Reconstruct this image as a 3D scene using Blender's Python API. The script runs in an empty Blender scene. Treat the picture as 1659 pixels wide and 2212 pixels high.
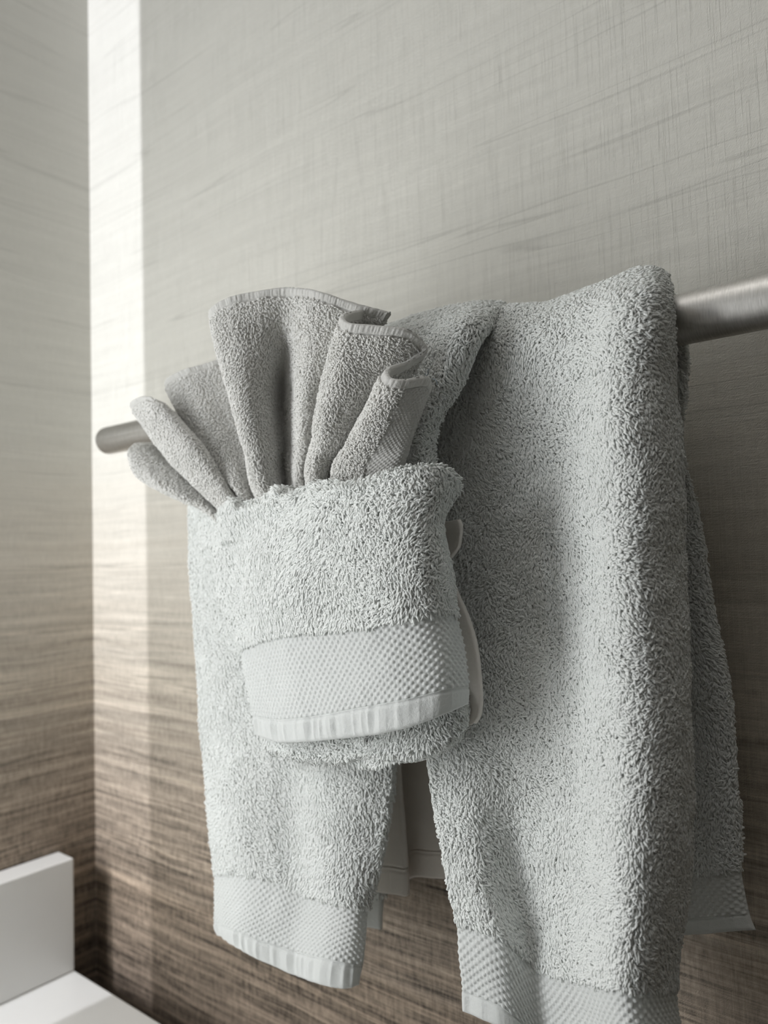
import bpy, bmesh, math
import numpy as np
from mathutils import Matrix, Vector

C = bpy.context.scene
col = C.collection

# ------------------------------------------------------------------ camera
F = 1647.19
CX, CY = 829.5, 1106.0
R = np.array([[0.77519, 0.05691, 0.62916], [0.63104, -0.02307, -0.77541], [-0.02962, 0.99811, -0.05379]])
CAM = np.array([0.0, -0.44758, 0.0])
cd = bpy.data.cameras.new('camera')
cam = bpy.data.objects.new('camera', cd)
col.objects.link(cam)
cd.sensor_fit = 'VERTICAL'
cd.sensor_height = 36.0
cd.lens = F / 2212 * 36.0
cd.clip_start = 0.01
cd.dof.use_dof = True
cd.dof.focus_distance = 0.385
cd.dof.aperture_fstop = cd.lens / 3.6
m = Matrix([list(R[0]) + [CAM[0]], list(R[1]) + [CAM[1]], list(R[2]) + [CAM[2]], [0, 0, 0, 1]])
cam.matrix_world = m
C.camera = cam

# ------------------------------------------------------------------ world, sun, lights, exposure
C.view_settings.view_transform = 'Standard'
C.view_settings.look = 'None'
C.view_settings.gamma = 1.0
C.view_settings.use_curve_mapping = False
C.view_settings.exposure = 0.06
C.cycles.max_bounces = 10
C.cycles.diffuse_bounces = 6

w = bpy.data.worlds.new('daylight')
C.world = w
w.use_nodes = True
w.node_tree.nodes['Background'].inputs['Color'].default_value = (0.80, 0.88, 1.0, 1)
w.node_tree.nodes['Background'].inputs['Strength'].default_value = 3.0


def look(o, d):
    o.rotation_euler = Vector(d).to_track_quat('-Z', 'Y').to_euler()



def area(name, loc, d, sx, sy, power, color):
    l = bpy.data.lights.new(name, 'AREA')
    l.shape = 'RECTANGLE'
    l.size, l.size_y = sx, sy
    l.energy = power
    l.color = color
    o = bpy.data.objects.new(name, l)
    col.objects.link(o)
    o.location = loc
    look(o, d)
    return o


# daylight from the tall narrow window of the next room, falling past the added blocker panel
area('window_daylight', (-0.771, -2.6, 1.39), (0, 1, -0.0), 0.006, 1.0, 74.0, (0.93, 0.94, 1.0))
area('counter_bounce_fill', (-0.66, -0.68, -0.06), (0.40, 1.0, 0.04), 0.22, 0.85, 5.3, (0.97, 0.99, 1.0))  # added fill standing in for soft bounce from the lower left, no real lamp
area('overhead_fill', (-0.15, -0.70, 1.58), (-0.10, 0.10, -1), 1.1, 1.0, 6.3, (1.0, 0.985, 0.965))  # added fill from above to lift walls and towels, no known fixture

# ------------------------------------------------------------------ helpers


def tag(o, label=None, cat=None, group=None, kind=None):
    if label:
        o['label'] = label
    if cat:
        o['category'] = cat
    if group:
        o['group'] = group
    if kind:
        o['kind'] = kind
    return o


def at(px, py, y):
    d = R @ np.array([px - CX, -(py - CY), -F])
    return CAM + d * ((y - CAM[1]) / d[1])


def mesh_np(name, V, Q, mat, parent=None, T=None):
    """V (n,3) verts, Q (m,4) quads, T (k,3) triangles -> one mesh object."""
    me = bpy.data.meshes.new(name)
    V = np.asarray(V, dtype=np.float32)
    Q = np.asarray(Q, dtype=np.int32).reshape(-1, 4)
    T = np.zeros((0, 3), np.int32) if T is None else np.asarray(T, np.int32).reshape(-1, 3)
    me.vertices.add(len(V))
    me.vertices.foreach_set('co', V.ravel())
    li = np.concatenate([Q.ravel(), T.ravel()])
    me.loops.add(len(li))
    me.loops.foreach_set('vertex_index', li)
    n = len(Q) + len(T)
    me.polygons.add(n)
    ls = np.concatenate([np.arange(len(Q)) * 4, len(Q) * 4 + np.arange(len(T)) * 3]).astype(np.int32)
    me.polygons.foreach_set('loop_start', ls)
    me.polygons.foreach_set('use_smooth', np.ones(n, dtype=bool))
    me.update(calc_edges=True)
    me.validate()
    me.materials.append(mat)
    o = bpy.data.objects.new(name, me)
    col.objects.link(o)
    if parent:
        o.parent = parent
    return o


def box(name, lo, hi, mat, parent=None, bevel=0.0):
    bm = bmesh.new()
    bmesh.ops.create_cube(bm, size=1.0)
    lo, hi = Vector(lo), Vector(hi)
    for v in bm.verts:
        v.co = Vector([(lo[i] + hi[i]) / 2 + v.co[i] * (hi[i] - lo[i]) for i in range(3)])
    if bevel:
        bmesh.ops.bevel(bm, geom=bm.edges[:], offset=bevel, segments=4, affect='EDGES', profile=0.5)
    me = bpy.data.meshes.new(name)
    bm.to_mesh(me)
    bm.free()
    me.materials.append(mat)
    o = bpy.data.objects.new(name, me)
    col.objects.link(o)
    if parent:
        o.parent = parent
    return o


def empty(name):
    o = bpy.data.objects.new(name, None)
    o.empty_display_size = 0.05
    col.objects.link(o)
    return o


# ------------------------------------------------------------------ materials
class NT:
    def __init__(s, name):
        s.m = bpy.data.materials.new(name)
        s.m.use_nodes = True
        s.t = s.m.node_tree
        s.b = s.t.nodes['Principled BSDF']
        s.out = s.t.nodes['Material Output']

    def n(s, typ, **kw):
        x = s.t.nodes.new(typ)
        for k, v in kw.items():
            if k.startswith('_'):
                setattr(x, k[1:], v)
            else:
                x.inputs[k].default_value = v
        return x

    def l(s, a, b):
        s.t.links.new(a, b)

    def math(s, op, a, b=None, clamp=False):
        x = s.t.nodes.new('ShaderNodeMath')
        x.operation = op
        x.use_clamp = clamp
        for i, v in enumerate((a, b)):
            if v is None:
                continue
            if isinstance(v, (int, float)):
                x.inputs[i].default_value = v
            else:
                s.l(v, x.inputs[i])
        return x.outputs[0]

    def comb(s, x, y, z=0.0):
        c = s.t.nodes.new('ShaderNodeCombineXYZ')
        for i, v in enumerate((x, y, z)):
            if isinstance(v, (int, float)):
                c.inputs[i].default_value = v
            else:
                s.l(v, c.inputs[i])
        return c.outputs[0]

    def noise(s, vec, scale=1.0, detail=2.0, rough=0.5, dist=0.0):
        x = s.n('ShaderNodeTexNoise', Scale=scale, Detail=detail, Roughness=rough, Distortion=dist)
        s.l(vec, x.inputs['Vector'])
        return x.outputs[0]

    def ramp(s, f, stops, interp='LINEAR'):
        r = s.t.nodes.new('ShaderNodeValToRGB')
        r.color_ramp.interpolation = interp
        e = r.color_ramp.elements
        e[0].position, e[0].color = stops[0][0], (*stops[0][1], 1)
        e[1].position, e[1].color = stops[-1][0], (*stops[-1][1], 1)
        for p, c in stops[1:-1]:
            k = e.new(p)
            k.color = (*c, 1)
        s.l(f, r.inputs[0])
        return r.outputs[0]

    def mix(s, mode, f, a, b):
        x = s.t.nodes.new('ShaderNodeMix')
        x.data_type = 'RGBA'
        x.blend_type = mode
        for i, v in ((0, f), (6, a), (7, b)):
            if isinstance(v, (int, float)):
                x.inputs[i].default_value = v
            elif isinstance(v, tuple):
                x.inputs[i].default_value = (*v, 1)
            else:
                s.l(v, x.inputs[i])
        return x.outputs[2]


def g3(v):
    return (v, v, v)


def mat_wallpaper():
    k = NT('grasscloth_wallpaper')
    geo = k.t.nodes.new('ShaderNodeNewGeometry')
    sp = k.t.nodes.new('ShaderNodeSeparateXYZ')
    k.l(geo.outputs['Position'], sp.inputs[0])
    x, y, z = sp.outputs
    u = k.math('SUBTRACT', x, y)
    # slight waviness of the printed brush lines
    wob = k.noise(k.comb(k.math('MULTIPLY', u, 5.0), k.math('MULTIPLY', z, 3.0)), 1.0, 2.0)
    zz = k.math('ADD', z, k.math('MULTIPLY', k.math('SUBTRACT', wob, 0.5), 0.010))
    # ombre from pale grey above to dark brown below
    jit = k.noise(k.comb(k.math('MULTIPLY', u, 1.6), k.math('MULTIPLY', zz, 90.0)), 1.0, 3.0, 0.6)
    zj = k.math('ADD', zz, k.math('MULTIPLY', k.math('SUBTRACT', jit, 0.5), 0.09))
    t = k.math('DIVIDE', k.math('ADD', zj, 0.60), 1.2, True)      # z -0.6 .. 0.6 -> 0..1
    base = k.ramp(t, [(0.0, (0.090, 0.070, 0.055)), (0.12, (0.15, 0.118, 0.092)), (0.22, (0.195, 0.153, 0.115)),
                      (0.31, (0.30, 0.25, 0.20)), (0.40, (0.40, 0.355, 0.295)), (0.50, (0.515, 0.48, 0.42)),
                      (0.62, (0.555, 0.543, 0.495)), (1.0, (0.575, 0.568, 0.53))])
    amt = k.ramp(t, [(0.0, g3(1.25)), (0.27, g3(0.95)), (0.36, g3(0.48)), (0.48, g3(0.18)), (0.58, g3(0.08)), (1.0, g3(0.035))])
    pm = k.noise(k.comb(k.math('MULTIPLY', u, 9.0), k.math('MULTIPLY', z, 22.0), 31.0), 1.0, 2.0)
    amt = k.math('MULTIPLY', amt, k.math('ADD', 0.35, k.math('MULTIPLY', pm, 1.3)))
    # streaks, three widths
    s1 = k.noise(k.comb(k.math('MULTIPLY', u, 5.0), k.math('MULTIPLY', zz, 150.0), 3.0), 1.0, 4.0, 0.65)
    s2 = k.noise(k.comb(k.math('MULTIPLY', u, 20.0), k.math('MULTIPLY', zz, 500.0), 7.0), 1.0, 3.0, 0.7)
    s3 = k.noise(k.comb(k.math('MULTIPLY', u, 30.0), k.math('MULTIPLY', z, 1200.0), 1.0), 1.0, 2.0, 0.6)
    st = k.math('ADD', k.math('MULTIPLY', k.math('SUBTRACT', s1, 0.5), 3.4),
                k.math('MULTIPLY', k.math('SUBTRACT', s2, 0.5), 1.8))
    st = k.math('ADD', st, k.math('MULTIPLY', k.math('SUBTRACT', s3, 0.5), 0.9))
    # vertical threads of the weave show through as colour
    v1 = k.noise(k.comb(k.math('MULTIPLY', u, 1300.0), k.math('MULTIPLY', z, 14.0)), 1.0, 2.0, 0.6)
    v2 = k.noise(k.comb(k.math('MULTIPLY', u, 260.0), k.math('MULTIPLY', z, 90.0)), 1.0, 3.0, 0.7)
    st = k.math('ADD', st, k.math('MULTIPLY', k.math('SUBTRACT', v1, 0.5), 0.8))
    st = k.math('ADD', st, k.math('MULTIPLY', k.math('SUBTRACT', v2, 0.5), 1.9))
    gain = k.math('ADD', 1.0, k.math('MULTIPLY', st, amt))
    hl = k.noise(k.comb(k.math('MULTIPLY', u, 2.6), k.math('MULTIPLY', zz, 75.0), 19.0), 1.0, 1.5, 0.5)
    hl = k.ramp(hl, [(0.0, g3(0)), (0.565, g3(0)), (0.60, g3(1)), (0.635, g3(0)), (1.0, g3(0))])
    gain = k.math('ADD', gain, k.math('MULTIPLY', k.math('MULTIPLY', hl, amt), 0.55))
    gain = k.math('MAXIMUM', gain, 0.22)
    c1 = k.mix('MULTIPLY', 1.0, base, k.comb(gain, gain, gain))
    # sparse dark brush lines
    d1 = k.noise(k.comb(k.math('MULTIPLY', u, 1.6), k.math('MULTIPLY', zz, 58.0), 11.0), 1.0, 1.5, 0.5)
    line = k.ramp(d1, [(0.0, g3(1)), (0.380, g3(1)), (0.395, g3(0)), (0.410, g3(1)), (1.0, g3(1))])
    lamt = k.ramp(t, [(0.0, g3(0.45)), (0.4, g3(0.22)), (1.0, g3(0.10))])
    inv = k.math('SUBTRACT', 1.0, k.math('MULTIPLY', k.math('SUBTRACT', 1.0, line), lamt))
    c2 = k.mix('MULTIPLY', 1.0, c1, k.comb(inv, inv, inv))
    k.l(c2, k.b.inputs['Base Color'])
    k.b.inputs['Roughness'].default_value = 0.62
    k.b.inputs['Specular IOR Level'].default_value = 0.25
    # weave relief: fine twill plus raised vertical threads
    tw = k.noise(k.comb(k.math('MULTIPLY', k.math('ADD', u, k.math('MULTIPLY', z, -0.75)), 1500.0),
                        k.math('MULTIPLY', k.math('ADD', z, k.math('MULTIPLY', u, 0.7)), 420.0)), 1.0, 1.0)
    th = k.ramp(v1, [(0.0, g3(0)), (0.56, g3(0)), (0.66, g3(1)), (1.0, g3(1))])
    hz = k.noise(k.comb(k.math('MULTIPLY', u, 150.0), k.math('MULTIPLY', z, 1500.0), 5.0), 1.0, 1.0)
    h = k.math('ADD', k.math('MULTIPLY', tw, 0.9), k.math('MULTIPLY', th, 0.45))
    h = k.math('ADD', h, k.math('MULTIPLY', hz, 0.7))
    bp = k.n('ShaderNodeBump', Strength=0.75, Distance=0.00045)
    k.l(h, bp.inputs['Height'])
    k.l(bp.outputs[0], k.b.inputs['Normal'])
    return k.m


def mat_cotton(name, colr, weave=0.0, var=0.04):
    k = NT(name)
    geo = k.t.nodes.new('ShaderNodeNewGeometry')
    n1 = k.noise(geo.outputs['Position'], 25.0, 2.0)
    f = k.math('ADD', 1.0 - var, k.math('MULTIPLY', n1, 2 * var))
    k.l(k.mix('MULTIPLY', 1.0, colr, k.comb(f, f, f)), k.b.inputs['Base Color'])
    k.b.inputs['Roughness'].default_value = 0.95
    k.b.inputs['Specular IOR Level'].default_value = 0.12
    k.b.inputs['Sheen Weight'].default_value = 0.25
    k.b.inputs['Sheen Roughness'].default_value = 0.6
    tr = k.n('ShaderNodeBsdfTranslucent', Color=(*colr, 1))
    mx = k.n('ShaderNodeMixShader', Fac=0.33)
    k.l(k.b.outputs[0], mx.inputs[1])
    k.l(tr.outputs[0], mx.inputs[2])
    k.l(mx.outputs[0], k.out.inputs['Surface'])
    if weave:
        n2 = k.noise(geo.outputs['Position'], 1600.0, 1.0)
        bp = k.n('ShaderNodeBump', Strength=weave, Distance=0.0004)
        k.l(n2, bp.inputs['Height'])
        k.l(bp.outputs[0], k.b.inputs['Normal'])
    return k.m


def mat_plain(name, colr, rough=0.5, metal=0.0, spec=0.5, var=0.03, scale=30.0):
    k = NT(name)
    geo = k.t.nodes.new('ShaderNodeNewGeometry')
    n1 = k.noise(geo.outputs['Position'], scale, 3.0)
    f = k.math('ADD', 1.0 - var, k.math('MULTIPLY', n1, 2 * var))
    k.l(k.mix('MULTIPLY', 1.0, colr, k.comb(f, f, f)), k.b.inputs['Base Color'])
    k.b.inputs['Roughness'].default_value = rough
    k.b.inputs['Metallic'].default_value = metal
    k.b.inputs['Specular IOR Level'].default_value = spec
    return k.m


def mat_steel():
    k = NT('brushed_steel')
    geo = k.t.nodes.new('ShaderNodeNewGeometry')
    sp = k.t.nodes.new('ShaderNodeSeparateXYZ')
    k.l(geo.outputs['Position'], sp.inputs[0])
    x, y, z = sp.outputs
    # brushing runs around the tube: fine rings with slight length variation
    v = k.comb(k.math('MULTIPLY', x, 1500.0), k.math('MULTIPLY', y, 160.0), k.math('MULTIPLY', z, 160.0))
    n1 = k.noise(v, 1.0, 3.0, 0.7)
    v2 = k.comb(k.math('MULTIPLY', x, 12.0), k.math('MULTIPLY', y, 500.0), k.math('MULTIPLY', z, 500.0))
    n2 = k.noise(v2, 1.0, 2.0, 0.6)
    k.l(k.ramp(n1, [(0.25, (0.42, 0.41, 0.39)), (0.75, (0.62, 0.605, 0.58))]), k.b.inputs['Base Color'])
    k.b.inputs['Metallic'].default_value = 1.0
    rr = k.math('ADD', 0.34, k.math('MULTIPLY', n2, 0.18))
    k.l(rr, k.b.inputs['Roughness'])
    bp = k.n('ShaderNodeBump', Strength=0.35, Distance=0.0001)
    k.l(n1, bp.inputs['Height'])
    k.l(bp.outputs[0], k.b.inputs['Normal'])
    return k.m


M_WALL = mat_wallpaper()
M_TERRY = mat_cotton('white_terry_cotton', (0.915, 0.930, 0.912), 0.3)
M_WOVEN = mat_cotton('white_woven_cotton', (0.775, 0.790, 0.775), 0.5)
M_WASH = mat_cotton('offwhite_terry_cotton', (0.86, 0.855, 0.83), 0.4)
M_WASHW = mat_cotton('offwhite_woven_cotton', (0.70, 0.695, 0.67), 0.6)
M_CREAM = mat_cotton('cream_flat_cotton', (0.80, 0.765, 0.72), 0.3)
M_STEEL = mat_steel()
M_QUARTZ = mat_plain('white_quartz', (0.70, 0.70, 0.685), 0.28, 0, 0.5, 0.015, 60)
M_PAINT = mat_plain('ceiling_paint', (0.72, 0.71, 0.69), 0.8)
M_ROOM = mat_plain('grey_wall_paint', (0.22, 0.215, 0.205), 0.8)
M_FLOOR = mat_plain('grey_floor_tile', (0.22, 0.20, 0.18), 0.5)
M_BLOCKER = mat_plain('blocker_lacquer', (0.78, 0.77, 0.75), 0.5)
M_CAB = mat_plain('dark_cabinet_lacquer', (0.10, 0.08, 0.065), 0.5)
M_THREAD = mat_plain('dark_thread', (0.10, 0.12, 0.13), 0.9)

# ------------------------------------------------------------------ setting
XW = -0.7755          # left wall plane
ZF, ZC, YB, XR = -1.267, 1.65, -1.35, 1.10
SLOT = -0.7245        # edge of the added blocker panel, sets the lit strip's width


def struct(name, lo, hi, mat):
    return tag(box(name, lo, hi, mat), kind='structure')


struct('wall_back', (XW - 0.1, 0.0, ZF), (XR, 0.1, ZC), M_WALL)
struct('wall_left', (XW - 0.1, YB, ZF), (XW, 0.0, ZC), M_WALL)
struct('wall_right', (XR, YB, ZF), (XR + 0.1, 0.1, ZC), M_ROOM)
struct('wall_front', (0.10, YB - 0.1, ZF), (XR, YB, ZC), M_ROOM)
struct('floor', (XW - 0.1, YB - 0.1, ZF - 0.1), (XR, 0.1, ZF), M_FLOOR)
struct('ceiling', (XW - 0.1, YB - 0.1, ZC), (XR, 0.1, ZC + 0.1), M_PAINT)
struct('daylight_blocker', (SLOT, YB - 0.045, ZF + 0.01), (0.10, YB, ZC), M_BLOCKER)  # unseen panel added to cut the daylight down to a strip

# vanity top with backsplash in the corner
van = tag(empty('vanity_counter'), 'white stone vanity counter with low backsplash in the lower left corner', 'counter')
van.location = (-0.5, -0.5, -0.43)


def at_parent(o, p):
    o.parent = p
    o.matrix_parent_inverse = Matrix.Translation(p.location).inverted()
    return o


at_parent(box('worktop', (XW + 0.0005, -1.25, -0.4473), (-0.235, -0.0405, -0.4073), M_QUARTZ, None, 0.0018), van)
at_parent(box('backsplash', (XW + 0.0005, -1.25, -0.4071), (-0.745, -0.0410, -0.2970), M_QUARTZ, None, 0.0018), van)
at_parent(box('cabinet', (XW + 0.0005, -1.24, ZF + 0.001), (-0.26, -0.055, -0.4475), M_CAB, None, 0.001), van)


# ------------------------------------------------------------------ towel bar
def lathe(name, prof, axis, origin, mat, n=64):
    """prof: (distance along axis, radius)"""
    ax = np.array(axis, float)
    a = np.cross(ax, [0.0, 0.3, 1.0])
    a /= np.linalg.norm(a)
    b = np.cross(ax, a)
    V, Q = [], []
    th = np.linspace(0, 2 * np.pi, n, endpoint=False)
    for s, r in prof:
        V.append(np.array(origin) + ax * s + r * (np.cos(th)[:, None] * a + np.sin(th)[:, None] * b))
    V = np.concatenate(V)
    j = np.arange(n)
    for i in range(len(prof) - 1):
        Q.append(np.stack([i * n + j, i * n + (j + 1) % n, (i + 1) * n + (j + 1) % n, (i + 1) * n + j], 1))
    return mesh_np(name, V, np.concatenate(Q), mat)


BR = 0.0125
BY, BZ = -0.065, 0.1107
bar = tag(empty('towel_bar'), 'brushed steel towel bar with rounded end mounted across the wallpapered wall', 'towel bar')
bar.location = (-0.3, 0.0, BZ)
r_ = 0.0045
xl = -0.6385
cap = [(0.0, 0.0001), (0.0, BR - r_)] + [(r_ - r_ * math.cos(a), BR - r_ + r_ * math.sin(a)) for a in np.linspace(0.2, math.pi / 2, 7)]
L = 0.70
prof = cap + [(x, BR) for x in np.linspace(0.02, L - 0.02, 20)] + [(L - s, r) for s, r in reversed(cap)]
at_parent(lathe('bar_tube', prof, (1, 0, 0), (xl, BY, BZ), M_STEEL), bar)
for px_ in (-0.44, 0.045):
    at_parent(lathe('mounting_post', [(0.0005, 0.0001), (0.0005, 0.021), (0.004, 0.022), (0.006, 0.020), (0.0065, 0.008), (0.053, 0.008)],
                    (0, -1, 0), (px_, 0, BZ), M_STEEL, 40), bar)

# ------------------------------------------------------------------ cloth machinery
rng = np.random.default_rng(7)


def cr_weights(n, t):
    """Catmull-Rom weight matrix (len(t), n) for parameters t in [0, n-1]."""
    t = np.clip(np.asarray(t, float), 0, n - 1 - 1e-9)
    i = np.floor(t).astype(int)
    f = t - i
    W = np.zeros((len(t), n))
    k = np.arange(len(t))
    w0 = -0.5 * f**3 + f**2 - 0.5 * f
    w1 = 1.5 * f**3 - 2.5 * f**2 + 1
    w2 = -1.5 * f**3 + 2 * f**2 + 0.5 * f
    w3 = 0.5 * f**3 - 0.5 * f**2
    for off, wt in ((-1, w0), (0, w1), (1, w2), (2, w3)):
        j = i + off
        lo, hi = j < 0, j > n - 1
        ok = ~(lo | hi)
        np.add.at(W, (k[ok], j[ok]), wt[ok])
        # linear extrapolation past the ends
        np.add.at(W, (k[lo], np.zeros(lo.sum(), int)), 2 * wt[lo])
        np.add.at(W, (k[lo], np.ones(lo.sum(), int)), -wt[lo])
        np.add.at(W, (k[hi], np.full(hi.sum(), n - 1)), 2 * wt[hi])
        np.add.at(W, (k[hi], np.full(hi.sum(), n - 2)), -wt[hi])
    return W


_H = rng.random((64, 64, 64))


def vnoise(P, s):
    """smooth 3D value noise of points P (n,3) with feature size s, about -1..1"""
    q = P / s + 100.0
    i = np.floor(q).astype(int)
    f = q - i
    f = f * f * (3 - 2 * f)
    r = 0
    for a in (0, 1):
        for b in (0, 1):
            for c in (0, 1):
                wgt = (f[..., 0] if a else 1 - f[..., 0]) * (f[..., 1] if b else 1 - f[..., 1]) * (f[..., 2] if c else 1 - f[..., 2])
                r = r + wgt * _H[(i[..., 0] + a) % 64, (i[..., 1] + b) % 64, (i[..., 2] + c) % 64]
    return r * 2 - 1


def grid_normals(P):
    du = np.gradient(P, axis=1)
    dv = np.gradient(P, axis=0)
    n = np.cross(dv, du)
    return n / (np.linalg.norm(n, axis=2, keepdims=True) + 1e-12)


class Sheet:
    def __init__(s, ctrl, noise=0.0012, nscale=0.035, seed=0.0):
        s.c = np.array(ctrl, float)
        s.noise, s.ns, s.seed = noise, nscale, seed

    def eval(s, v, u):
        Wv = cr_weights(s.c.shape[0], v)
        Wu = cr_weights(s.c.shape[1], u)
        P = np.einsum('vi,ijk,uj->vuk', Wv, s.c, Wu)
        if s.noise:
            N = grid_normals(P)
            d = vnoise(P + s.seed, s.ns) * s.noise + vnoise(P + s.seed + 5, s.ns * 0.33) * s.noise * 0.35
            P = P + N * d[..., None]
        return P

    def params(s, v0, v1, u0, u1, step):
        # parameters evenly spaced by arc length
        def arc(fn, a, b):
            t = np.linspace(a, b, 240)
            P = fn(t)
            d = np.linalg.norm(np.diff(P, axis=0), axis=2).mean(axis=1)
            S = np.concatenate([[0], np.cumsum(d)])
            n = max(3, int(S[-1] / step) + 1)
            return np.interp(np.linspace(0, S[-1], n), S, t), np.linspace(0, S[-1], n)
        Wu = np.linspace(u0, u1, 9)
        v, sv = arc(lambda t: np.einsum('vi,ijk,uj->vuk', cr_weights(s.c.shape[0], t), s.c, cr_weights(s.c.shape[1], Wu)), v0, v1)
        Wv = np.linspace(v0, v1, 9)
        u, su = arc(lambda t: np.einsum('vi,ijk,uj->uvk', cr_weights(s.c.shape[0], Wv), s.c, cr_weights(s.c.shape[1], t)), u0, u1)
        return v, u, sv, su


def shell(P, t, su, sv, disp=None, redge=(1, 1), rend=(0, 0)):
    """closed shell of thickness t behind the surface P; rounded at side edges (redge) and ends (rend).
    returns V, Q, ring grid (nv, m, 3)"""
    nv, nu = P.shape[:2]
    N = grid_normals(P)
    rho = t / 2

    def prof(e):
        e = np.clip(e, 0, rho)
        return np.sqrt(np.maximum(rho * rho - (rho - e)**2, 0))
    hu = np.full(nu, rho)
    if redge[0]:
        hu = np.minimum(hu, prof(su - su[0]))
    if redge[1]:
        hu = np.minimum(hu, prof(su[-1] - su))
    hv = np.full(nv, rho)
    if rend[0]:
        hv = np.minimum(hv, prof(sv - sv[0]))
    if rend[1]:
        hv = np.minimum(hv, prof(sv[-1] - sv))
    h = np.minimum(hu[None, :], hv[:, None])
    mid = P - N * rho
    front = mid + N * h[..., None]
    if disp is not None:
        front = front + N * disp[..., None]
    back = mid - N * h[..., None]
    ring = np.concatenate([front, back[:, ::-1]], axis=1)      # (nv, 2nu, 3)
    m = ring.shape[1]
    idx = np.arange(nv * m).reshape(nv, m)
    a = idx[:-1]
    b = idx[1:]
    Q = np.stack([a, np.roll(a, -1, 1), np.roll(b, -1, 1), b], -1).reshape(-1, 4)
    caps = []
    for r, flip in ((idx[0], False), (idx[-1], True)):
        f, bk = r[:nu], r[nu:][::-1]
        q = np.stack([f[:-1], bk[:-1], bk[1:], f[1:]], -1)
        caps.append(q[:, ::-1] if flip else q)
    Q = np.concatenate([Q] + caps)
    return ring.reshape(-1, 3), Q, ring


def tufts(P, N, D, L, r, K=4):
    """bent yarn tufts: base P, normal N, lean direction D, length L (n,), radius r. returns V, Q, T"""
    n = len(P)
    Bn = np.cross(N, D)
    Bn /= np.linalg.norm(Bn, axis=1, keepdims=True) + 1e-12
    S = [(-0.15, 0.0, 0.9), (0.24, 0.15, 1.05), (0.44, 0.55, 1.15), (0.46, 1.05, 1.05)]
    rings = []
    prev = None
    ow = rng.uniform(0.65, 1.35, n) * L
    pts = [P + N * (a * ow)[:, None] + D * (b * L)[:, None] for a, b, _ in S]
    tip = P + N * (0.42 * ow)[:, None] + D * (1.32 * L)[:, None]
    allp = pts + [tip]
    V = np.zeros((n, K * 4 + 1, 3))
    for i, (a, b, rr) in enumerate(S):
        tan = allp[min(i + 1, 4)] - allp[max(i - 1, 0)]
        tan /= np.linalg.norm(tan, axis=1, keepdims=True) + 1e-12
        e2 = np.cross(tan, Bn)
        for k in range(K):
            th = 2 * math.pi * (k + 0.5) / K
            V[:, i * K + k] = pts[i] + (Bn * math.cos(th) + e2 * math.sin(th)) * (rr * r)[:, None]
    V[:, 4 * K] = tip
    q = []
    for i in range(3):
        for k in range(K):
            q.append([i * K + k, i * K + (k + 1) % K, (i + 1) * K + (k + 1) % K, (i + 1) * K + k])
    tq = [[3 * K + k, 3 * K + (k + 1) % K, 4 * K] for k in range(K)]
    base = (np.arange(n) * (4 * K + 1))[:, None, None]
    return V.reshape(-1, 3), (base + np.array(q)).reshape(-1, 4), (base + np.array(tq)).reshape(-1, 3)


def pile_on(ring, spacing, L, r, lean, keep=None, wild=0.55, rows=False):
    """sample tuft roots over the ring surface (nv, m, 3)"""
    ringc = np.concatenate([ring, ring[:, :1]], axis=1)
    dv = np.linalg.norm(np.diff(ringc, axis=0), axis=2)
    du = np.linalg.norm(np.diff(ringc, axis=1), axis=2)
    # face area based counts
    A = (dv[:, :-1] + dv[:, 1:]) / 2 * (du[:-1] + du[1:]) / 2
    lam = A / (spacing * spacing)
    cnt = np.floor(lam + rng.random(lam.shape)).astype(int)
    ii, jj = np.nonzero(cnt)
    rep = cnt[ii, jj]
    ii = np.repeat(ii, rep)
    jj = np.repeat(jj, rep)
    fa, fb = rng.random(len(ii)), rng.random(len(ii))
    p00, p01, p10, p11 = ringc[ii, jj], ringc[ii, jj + 1], ringc[ii + 1, jj], ringc[ii + 1, jj + 1]
    P = (p00 * ((1 - fa) * (1 - fb))[:, None] + p01 * ((1 - fa) * fb)[:, None] + p10 * (fa * (1 - fb))[:, None] + p11 * (fa * fb)[:, None])
    N = np.cross(p10 - p00, p01 - p00)
    ln = np.linalg.norm(N, axis=1, keepdims=True)
    ok = ln[:, 0] > 1e-12
    N = N / (ln + 1e-15)
    if keep is not None:
        ok &= keep(P, N)
    P, N = P[ok], N[ok]
    n = len(P)
    # coherent lean plus individual scatter
    fl = np.stack([vnoise(P + 3, 0.012), vnoise(P + 9, 0.012), vnoise(P + 17, 0.012)], 1) * 0.8
    fl += np.stack([vnoise(P + 23, 0.05), vnoise(P + 29, 0.05), vnoise(P + 37, 0.05)], 1) * 0.8
    D = np.array(lean)[None, :] + fl + rng.normal(0, wild, (n, 3))
    D = D - N * (D * N).sum(1, keepdims=True)
    D /= np.linalg.norm(D, axis=1, keepdims=True) + 1e-12
    N2 = N + rng.normal(0, 0.22, (n, 3))
    N2 /= np.linalg.norm(N2, axis=1, keepdims=True)
    Ls = L * rng.uniform(0.7, 1.3, n)
    rs = r * rng.uniform(0.8, 1.2, n)
    return tufts(P, N2, D, Ls, rs)


NT_TOTAL = 0


def terry(name, sheet, v0, v1, u0, u1, t, mat, parent, spacing=0.00090, L=0.0021, r=0.00046, lean=(0, 0, -0.8), step=0.0015,
          keep=None, wild=0.42, redge=(1, 1), rend=(0, 0), ymax=None):
    global NT_TOTAL
    v, u, sv, su = sheet.params(v0, v1, u0, u1, step)
    P = sheet.eval(v, u)
    V, Q, ring = shell(P, t, su, sv, None, redge, rend)
    k = keep
    V2, Q2, T2 = pile_on(ring, spacing, L, r, lean, k, wild)
    NT_TOTAL += len(V2) // 17
    off = len(V)
    o = mesh_np(name, np.concatenate([V, V2]), np.concatenate([Q, Q2 + off]), mat, None, T2 + off)
    return at_parent(o, parent) if parent else o


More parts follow.
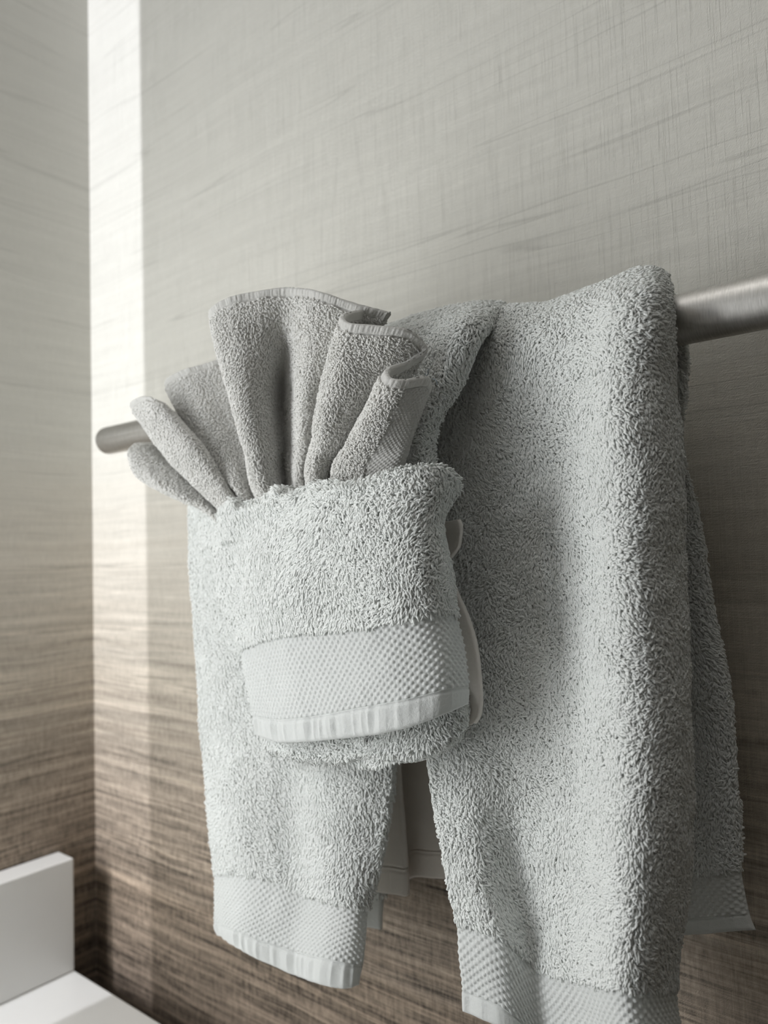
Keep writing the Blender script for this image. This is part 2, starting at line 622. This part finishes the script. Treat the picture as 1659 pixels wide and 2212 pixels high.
def woven(name, sheet, v0, v1, u0, u1, t, mat, parent, step=0.00042, a=0.0024, b=0.0021, h=0.0009, redge=(1, 1)):
    """dobby border: rows of offset raised pillows"""
    v, u, sv, su = sheet.params(v0, v1, u0, u1, step)
    P = sheet.eval(v, u)
    f = np.cos(np.pi * su / a)[None, :] * np.cos(np.pi * sv / b)[:, None]
    d = h * np.sqrt(np.clip(f, 0, 1)) - 0.0002
    d += 0.00012 * vnoise(P, 0.0012)
    V, Q, _ = shell(P, t, su, sv, d, redge)
    return at_parent(mesh_np(name, V, Q, mat), parent)


def hem(name, sheet, v0, v1, u0, u1, t, mat, parent, pucker=0.0009, plen=0.006, step=0.0005, redge=(1, 1), top_first=True, pk=None):
    v, u, sv, su = sheet.params(v0, v1, u0, u1, step)
    P = sheet.eval(v, u)
    H = sv[-1] - sv[0]
    s = (sv - sv[0]) / H
    # puckers across the hem, a stitched groove at the border side
    q = np.stack([su / plen, np.full_like(su, 2.2), np.full_like(su, 7.7)], 1)
    rip = (0.75 - 2.0 * np.abs(vnoise(q, 1.0))) * pucker * 0.75 + vnoise(q * 2.3 + 9, 1.0) * pucker * 0.25
    pr = np.sin(np.pi * np.clip(s * 0.85 + 0.12, 0, 1))
    d = pr[:, None] * rip[None, :]
    if pk is not None:
        d = d * np.interp(u, [u0, u1], pk)[None, :]
    g = s if top_first else 1 - s
    d -= 0.0006 * np.exp(-((g - 0.10) / 0.05)**2)[:, None]
    d += 0.0001 * vnoise(P, 0.0009)
    V, Q, _ = shell(P, t, su, sv, d, redge, (0, 1) if top_first else (1, 0))
    return at_parent(mesh_np(name, V, Q, mat), parent)


def rows_px(*rows):
    """each row: list of (px, py, y)"""
    return [[at(*p) for p in r] for r in rows]


def resample(row, n):
    row = np.array(row)
    return cr_weights(len(row), np.linspace(0, len(row) - 1, n)) @ row


def pxrow(pts, ys):
    return [at(p[0], p[1], y) for p, y in zip(pts, ys)]


vis = lambda P, N: ((CAM[None, :] - P) * N).sum(1) > -0.35 * np.linalg.norm(CAM[None, :] - P, axis=1)

# ------------------------------------------------------------------ right hand towel
TR = tag(empty('hand_towel'), 'wide white terry hand towel hanging at the right end beside the bare bar', 'towel')
TR.location = (-0.2, BY, BZ)
ZT = BZ + BR
front = rows_px(
    [(1000, 735, -.089), (1125, 715, -.0905), (1200, 700, -.091), (1275, 678, -.093), (1340, 655, -.101), (1410, 640, -.098), (1458, 668, -.084)],
    [(940, 875, -.088), (1090, 865, -.089), (1175, 860, -.089), (1255, 850, -.093), (1330, 840, -.105), (1410, 830, -.099), (1468, 850, -.080)],
    [(930, 1060, -.087), (1060, 1060, -.086), (1160, 1055, -.087), (1255, 1050, -.094), (1335, 1045, -.108), (1420, 1040, -.101), (1480, 1050, -.078)],
    [(930, 1310, -.088), (1040, 1310, -.085), (1150, 1310, -.086), (1260, 1305, -.094), (1340, 1300, -.110), (1425, 1290, -.103), (1488, 1300, -.078)],
    [(920, 1600, -.094), (1020, 1610, -.092), (1135, 1620, -.086), (1250, 1625, -.093), (1340, 1620, -.111), (1430, 1600, -.105), (1497, 1590, -.078)],
    [(952, 1850, -.102), (1030, 1870, -.101), (1130, 1885, -.088), (1240, 1890, -.095), (1335, 1880, -.113), (1425, 1860, -.107), (1500, 1840, -.080)],
    [(980, 1985, -.104), (1074, 2020, -.104), (1156, 2085, -.092), (1243, 2115, -.099), (1330, 2135, -.114), (1405, 2140, -.108), (1472, 2132, -.086)],
)
for i_ in range(1, len(front)):
    for j_ in range(7):
        p_ = front[i_][j_]
        ny = min(-0.078, -0.087 + (p_[1] + 0.087) * 1.45)
        front[i_][j_] = CAM + (p_ - CAM) * ((ny - CAM[1]) / (p_[1] - CAM[1]))
last = np.array(front[-1])
front.append(list(last + np.array([0.001, 0.0, -0.018])))
front.append(list(last + np.array([0.001, 0.002, -0.036])))
front.append(list(last + np.array([0.001, 0.002, -0.048])))
crest = rows_px([(1090, 663, -.066), (1150, 655, -.066), (1215, 643, -.066), (1290, 620, -.066), (1350, 598, -.068), (1405, 585, -.068), (1440, 600, -.066)])[0]
cr = np.array(crest)
b1 = cr + np.array([0, 0.020, -0.014])
b1[:, 2] = np.maximum(b1[:, 2], 0.105)
ctrl = [list(b1 + np.array([0, .006, -.030])), list(b1), crest] + front
sr = Sheet(ctrl, 0.0016, 0.03, 1.0)
nrow = len(ctrl)
terry('terry_body', sr, 0, nrow - 4, 0, 6, 0.009, M_TERRY, TR, keep=vis, lean=(0.15, 0, -0.7))
woven('woven_border', sr, nrow - 4, nrow - 2, 0, 6, 0.007, M_WOVEN, TR)
hem('hem', sr, nrow - 2, nrow - 1, 0, 6, 0.006, M_WOVEN, TR)
# its rear half between bar and wall
ed = [(1478, 700), (1484, 820), (1474, 960), (1512, 1130), (1548, 1350), (1578, 1500), (1600, 1800), (1602, 1880), (1618, 1973), (1632, 2012)]
lf = [1095, 1085, 1075, 1065, 1050, 1045, 1060, 1065, 1070, 1072]
dy = [0, 0, 0, 0, 5, 10, 18, 22, 50, 45]
yb = [-.040, -.036, -.034, -.036, -.040, -.042, -.044, -.045, -.045, -.045]
back = []
for (ex, ey), lx, d_, y_ in zip(ed, lf, dy, yb):
    row = []
    for i, f in enumerate((0, .25, .5, .75, .9, 1)):
        row.append(at(lx + (ex - lx) * f, ey + d_ * (1 - f), y_ + (0.006 if i == 3 else 0) * (1 if ey > 1000 else 0) + (.003 if i == 5 else 0)))
    back.append(row)
sb = Sheet(back, 0.001, 0.03, 4.0)
terry('rear_terry', sb, 0, 7, 0, 5, 0.006, M_TERRY, TR, keep=vis, lean=(0.2, 0, -0.7))
woven('rear_woven_border', sb, 7, 8, 0, 5, 0.005, M_WOVEN, TR, h=0.0006)
hem('rear_hem', sb, 8, 9, 0, 5, 0.005, M_WOVEN, TR, pucker=0.0004)

# ------------------------------------------------------------------ left hand towel
TL = tag(empty('hand_towel'), 'narrow white terry hand towel hanging below and left of the pouch', 'towel')
TL.location = (-0.4, BY, BZ)
xs = np.linspace(-.474, -.312, 7)
yl = [-.094, -.100, -.098, -.094, -.099, -.097, -.088]
bk1 = [np.array([x, -.045, .100]) for x in xs]
bk0 = [np.array([x, -.040, .070]) for x in xs]
crs = [np.array([x, -.065, ZT + .0065]) for x in xs]
r1 = [np.array([x, -.088, .108]) for x in xs]
r1b = [np.array([x, -.090, .075]) for x in xs]
r2 = pxrow([(402 + i * (820 - 402) / 6, 1090) for i in range(7)], yl)
r3 = pxrow([(414 + i * (845 - 414) / 6, 1350 + 5 * i) for i in range(7)], yl)
r4 = pxrow([(434 + i * (850 - 434) / 6, 1600 + 8 * i) for i in range(7)], yl)
r5 = pxrow([(452 + i * (826 - 452) / 6, 1800 + 9 * i) for i in range(7)], [-.095, -.104, -.100, -.094, -.103, -.099, -.088])
yk = [-.096, -.105, -.101, -.096, -.103, -.099, -.089]
r6 = pxrow([(459, 1884), (525, 1888), (596, 1900), (655, 1928), (712, 1945), (765, 1955), (800, 1960)], yk)
r65 = pxrow([(459, 1940), (520, 1955), (585, 1972), (648, 1990), (705, 2006), (757, 2018), (794, 2024)], yk)
r7 = pxrow([(459, 1990), (508, 2010), (570, 2034), (635, 2053), (695, 2068), (745, 2080), (787, 2086)], yk)
r8 = pxrow([(466, 2024), (512, 2052), (570, 2082), (635, 2110), (690, 2128), (740, 2138), (778, 2130)], yk)
ctrl = [bk0, bk1, crs, r1, r1b, r2, r3, r4, r5, r6, r65, r7, r8]
sl = Sheet(ctrl, 0.0016, 0.035, 8.0)
terry('terry_body', sl, 0, 9, 0, 6, 0.0075, M_TERRY, TL, keep=vis, L=0.0024)
woven('woven_border', sl, 9, 11, 0, 6, 0.006, M_WOVEN, TL)
hem('hem', sl, 11, 12, 0, 6, 0.005, M_WOVEN, TL, pucker=0.0022, plen=0.0065)
xb = np.linspace(-.468, -.335, 5)
back = [[np.array([x, -.038, z]) for x in xb] for z in (.066, .0, -.10, -.18)]
back.append(pxrow([(480, 1900), (565, 1905), (650, 1915), (740, 1925), (824, 1935)], [-.045] * 5))
back.append(pxrow([(480, 1960), (565, 1967), (650, 1980), (740, 1995), (822, 2010)], [-.045] * 5))
s_ = Sheet(back, 0.0008, 0.03, 2.0)
terry('rear_terry', s_, 0, 4, 0, 4, 0.005, M_TERRY, TL, keep=vis, L=0.0022)
hem('rear_hem', s_, 4, 5, 0, 4, 0.004, M_WOVEN, TL, pucker=0.0006)

# ------------------------------------------------------------------ pocket towel
TP = tag(empty('pocket_towel'), 'white terry towel folded into a front pouch holding the fanned washcloth', 'towel')
TP.location = (-0.3, BY, BZ)
body = rows_px(
    [(500, 880, -.040), (620, 835, -.040), (760, 780, -.040), (860, 740, -.040), (950, 715, -.040), (1040, 692, -.040), (1098, 680, -.040)],
    [(490, 828, -.064), (610, 782, -.064), (745, 735, -.064), (850, 697, -.064), (940, 672, -.064), (1030, 656, -.064), (1092, 660, -.064)],
    [(480, 880, -.104), (600, 835, -.104), (735, 785, -.104), (840, 745, -.104), (925, 718, -.106), (1000, 697, -.110), (1052, 706, -.102)],
    [(470, 980, -.106), (590, 950, -.106), (720, 905, -.107), (825, 865, -.108), (895, 830, -.112), (960, 805, -.118), (1008, 815, -.108)],
    [(460, 1070, -.107), (585, 1045, -.107), (700, 1020, -.108), (790, 995, -.109), (850, 965, -.114), (905, 935, -.121), (952, 925, -.110)],
    [(460, 1140, -.107), (590, 1120, -.107), (700, 1100, -.108), (790, 1080, -.110), (850, 1065, -.114), (905, 1050, -.118), (945, 1045, -.110)],
    [(490, 1300, -.108), (600, 1290, -.108), (710, 1280, -.110), (800, 1265, -.112), (865, 1260, -.113), (925, 1250, -.113), (970, 1240, -.110)],
    [(540, 1480, -.110), (640, 1480, -.112), (730, 1475, -.114), (810, 1465, -.115), (880, 1455, -.115), (950, 1445, -.114), (1005, 1430, -.110)],
    [(567, 1590, -.120), (640, 1610, -.128), (730, 1612, -.132), (805, 1605, -.133), (880, 1598, -.133), (950, 1580, -.128), (1006, 1540, -.118)],
    [(574, 1612, -.121), (645, 1634, -.130), (725, 1643, -.134), (800, 1632, -.135), (880, 1634, -.135), (945, 1617, -.130), (1000, 1575, -.120)],
    [(590, 1622, -.108), (650, 1640, -.110), (725, 1648, -.112), (800, 1640, -.112), (880, 1640, -.112), (940, 1620, -.110), (995, 1580, -.108)],
)
sp_ = Sheet(body, 0.0014, 0.03, 12.0)
terry('terry_body', sp_, 0, 10, 0, 6, 0.0085, M_TERRY, TP, keep=vis, L=0.0024, lean=(-0.1, 0, -0.6), redge=(1, 1))
# pouch front
yf = [-.122, -.138, -.149, -.155, -.157, -.153, -.143, -.124]
flap = [
    [at(x, y + 70, z + .010) for (x, y), z in zip([(452, 1112), (505, 1092), (590, 1067), (700, 1042), (800, 1027), (885, 1010), (915, 1012), (925, 1040)], yf)],
    [at(x, y, z + .004) for (x, y), z in zip([(448, 1112), (503, 1096), (590, 1073), (700, 1047), (800, 1033), (885, 1014), (950, 1012), (988, 1038)], yf)],
    [at(x, y + 22, z) for (x, y), z in zip([(449, 1112), (503, 1096), (590, 1073), (700, 1047), (800, 1033), (885, 1014), (948, 1016), (984, 1048)], yf)],
    pxrow([(460, 1190), (518, 1178), (605, 1165), (710, 1150), (800, 1140), (885, 1130), (940, 1128), (960, 1132)], [-.122, -.139, -.153, -.157, -.160, -.156, -.144, -.124]),
    pxrow([(480, 1300), (538, 1290), (620, 1275), (715, 1262), (805, 1250), (890, 1240), (950, 1236), (978, 1240)], [-.121, -.138, -.154, -.155, -.159, -.156, -.144, -.124]),
    pxrow([(517, 1402), (570, 1378), (645, 1364), (725, 1360), (805, 1350), (885, 1334), (950, 1320), (994, 1330)], [-.123, -.139, -.150, -.154, -.158, -.155, -.145, -.124]),
    pxrow([(531, 1475), (585, 1466), (660, 1460), (740, 1450), (820, 1436), (895, 1420), (962, 1404), (1012, 1410)], [-.123, -.138, -.149, -.154, -.157, -.154, -.145, -.124]),
    pxrow([(546, 1545), (598, 1553), (675, 1547), (752, 1533), (828, 1519), (900, 1505), (968, 1488), (1022, 1482)], [-.124, -.139, -.150, -.155, -.157, -.154, -.145, -.125]),
    pxrow([(551, 1590), (602, 1606), (680, 1604), (758, 1597), (832, 1585), (903, 1568), (968, 1546), (1018, 1522)], [-.125, -.139, -.149, -.153, -.155, -.152, -.144, -.126]),
]
# round the fold at the mouth: first row lies inside, second on the lip
sf = Sheet(flap, 0.0014, 0.028, 20.0)
terry('pouch_terry', sf, 0, 5, 0, 7, 0.006, M_TERRY, TP, L=0.0024, keep=vis, lean=(-0.2, 0, -0.7))
woven('pouch_woven_border', sf, 5, 7, 0, 7, 0.0055, M_WOVEN, TP)
hem('pouch_hem', sf, 7, 8, 0, 7, 0.005, M_WOVEN, TP, pucker=0.0020, plen=0.006, pk=(1.2, 0.3))
# flat woven edge folded behind the right side of the pouch
e_ = [(998, 1122), (1003, 1140), (999, 1180), (972, 1220), (986, 1262), (1016, 1330), (1034, 1390), (1042, 1450), (1046, 1510), (1042, 1545), (1030, 1566)]
fold = [[at(x - 45, y + 6, -.112), at(x - 25, y + 3, -.113), at(x - 9, y, -.113), at(x, y, -.108)] for x, y in e_]
o = hem('inner_fold', Sheet(fold, 0.0, 0.03), 0, 10, 0, 3, 0.003, M_CREAM, TP, pucker=0.0)
tag(o, 'smooth cream selvage edge')
# rear drop of this towel, cream flat side, folded once
cols_ = [(775, 1918, -.046), (815, 1930, -.050), (850, 1934, -.056), (876, 1938, -.058), (884, 1930, -.052), (872, 1912, -.044), (893, 1897, -.042), (930, 1899, -.042), (985, 1902, -.042)]
drop = []
for z0, ys_ in ((0.090, 1), (0.03, 1), (-.07, 1), (-.14, 1)):
    drop.append([np.array([at(x - 8, y, yy)[0], yy, z0]) for x, y, yy in cols_])
drop.append([at(x - 2, y - 60, yy) for x, y, yy in cols_])
drop.append([at(x, y, yy) for x, y, yy in cols_])
sd_ = Sheet(drop, 0.0006, 0.03, 3.0)
o = hem('rear_drop', sd_, 0, 4, 0, 8, 0.0025, M_CREAM, TP, pucker=0.0, step=0.001)
tag(o, 'smooth cream rear layer seen in the gap between the hanging towels')
hem('rear_drop_hem', sd_, 4, 5, 0, 8, 0.0032, M_CREAM, TP, pucker=0.0004)

# ------------------------------------------------------------------ washcloth fan
WC = tag(empty('washcloth'), 'off-white washcloth pleated into a fan and tucked in the towel pouch', 'washcloth')
WC.location = (-0.35, -0.13, 0.03)
#        top                 middle              base (mouth)         y: top, mid, base
fan = [
    ((392, 1084, -.128), (425, 1092, -.128), (455, 1108, -.128)),
    ((300, 1035, -.142), (372, 1066, -.140), (450, 1108, -.134)),
    ((272, 985, -.150), (352, 1050, -.146), (452, 1105, -.136)),
    ((290, 956, -.142), (372, 1026, -.138), (462, 1102, -.132)),
    ((330, 950, -.126), (400, 1018, -.126), (472, 1100, -.128)),
    ((300, 905, -.138), (372, 1000, -.138), (470, 1098, -.133)),
    ((279, 872, -.152), (362, 985, -.150), (474, 1096, -.138)),
    ((312, 855, -.157), (392, 965, -.153), (490, 1092, -.140)),
    ((352, 868, -.150), (430, 965, -.147), (508, 1087, -.138)),
    ((385, 900, -.126), (458, 985, -.128), (520, 1084, -.130)),
    ((366, 850, -.122), (428, 965, -.126), (522, 1082, -.132)),
    ((355, 822, -.134), (416, 945, -.136), (526, 1080, -.136)),
    ((390, 799, -.136), (460, 930, -.134), (534, 1076, -.134)),
    ((450, 782, -.126), (500, 915, -.124), (542, 1074, -.130)),
    ((500, 760, -.118), (530, 900, -.120), (550, 1070, -.128)),
    ((470, 720, -.138), (512, 890, -.140), (552, 1070, -.136)),
    ((450, 672, -.158), (500, 870, -.158), (560, 1068, -.146)),
    ((490, 642, -.158), (530, 860, -.157), (578, 1064, -.145)),
    ((555, 627, -.150), (568, 850, -.145), (596, 1060, -.138)),
    ((625, 621, -.142), (612, 845, -.124), (620, 1054, -.124)),
    ((690, 629, -.142), (652, 855, -.140), (645, 1048, -.138)),
    ((770, 656, -.134), (690, 862, -.132), (658, 1044, -.134)),
    ((846, 676, -.122), (728, 870, -.118), (668, 1042, -.126)),
    ((790, 667, -.128), (712, 865, -.130), (664, 1042, -.134)),
    ((738, 676, -.146), (688, 862, -.148), (664, 1040, -.144)),
    ((752, 696, -.154), (708, 868, -.154), (676, 1038, -.147)),
    ((810, 702, -.150), (752, 866, -.148), (694, 1034, -.143)),
    ((880, 712, -.142), (800, 866, -.136), (712, 1031, -.136)),
    ((918, 745, -.130), (826, 884, -.124), (722, 1030, -.130)),
    ((880, 775, -.136), (806, 892, -.132), (720, 1029, -.136)),
    ((836, 792, -.148), (782, 896, -.148), (718, 1027, -.146)),
    ((842, 814, -.156), (796, 904, -.156), (732, 1024, -.149)),
    ((880, 820, -.152), (838, 912, -.152), (784, 1018, -.147)),
    ((928, 814, -.140), (886, 915, -.142), (848, 1008, -.142)),
    ((936, 835, -.132), (906, 915, -.136), (876, 1004, -.136)),
]
top, mid, bas = [np.array([at(*p[i]) for p in fan]) for i in range(3)]


def down(a, b):
    return b


hl = 0.0055
tdir = (mid - top) / np.linalg.norm(mid - top, axis=1, keepdims=True)
hemrow = top + tdir * hl
q1 = top * 0.5 + mid * 0.5
q2 = mid * 0.5 + bas * 0.5
ctr = np.array([-.29, -.134, -.03])
deep = bas * 0.45 + ctr * 0.55
deep[:, 1] = bas[:, 1] * 0.4 + (-.134) * 0.6
deep[:, 2] = bas[:, 2] - 0.045
# rows ordered top -> down; end inside the pouch
wctrl = [top, hemrow, q1 * 0.5 + hemrow * 0.5, q1, mid, q2, bas, deep]
sw = Sheet(wctrl, 0.0006, 0.012, 30.0)
NU = len(fan) - 1
terry('terry_cloth', sw, 1, 7, 0, NU - 2.0, 0.0026, M_WASH, WC, spacing=0.00098, L=0.0014, r=0.00040, lean=(0, 0, -0.5), step=0.0009,
      wild=0.5, redge=(1, 0), keep=vis)
woven('woven_border', sw, 1, 7, NU - 2.0, NU, 0.0028, M_WASHW, WC, a=0.0011, b=0.0012, h=0.0005, step=0.0003, redge=(0, 1))
hem('hem', sw, 0, 1, 0, NU, 0.0030, M_WASHW, WC, pucker=0.0006, plen=0.0016, step=0.0004, top_first=False)
# two loose threads at the right corner
for pts in ([(918, 806), (921, 812), (925, 806), (924, 800), (927, 797)], [(934, 818), (940, 820), (944, 826), (945, 831)]):
    c_ = np.array([at(x, y, -.140 - .001 * i) for i, (x, y) in enumerate(pts)])
    c_ = cr_weights(len(c_), np.linspace(0, len(c_) - 1, 20)) @ c_
    tn = np.gradient(c_, axis=0)
    tn /= np.linalg.norm(tn, axis=1, keepdims=True)
    e1 = np.cross(tn, [0.3, 1.0, 0.1])
    e1 /= np.linalg.norm(e1, axis=1, keepdims=True)
    e2 = np.cross(tn, e1)
    V = np.stack([c_ + 0.00022 * (e1 * math.cos(a) + e2 * math.sin(a)) for a in np.linspace(0, 2 * math.pi, 6, endpoint=False)], 1)
    idx = np.arange(120).reshape(20, 6)
    Q = np.stack([idx[:-1], np.roll(idx, -1, 1)[:-1], np.roll(idx, -1, 1)[1:], idx[1:]], -1)
    o = mesh_np('loose_thread', V.reshape(-1, 3), Q, M_THREAD)
    at_parent(o, WC)
    tag(o, 'short dark loose thread')

print('tufts', NT_TOTAL)
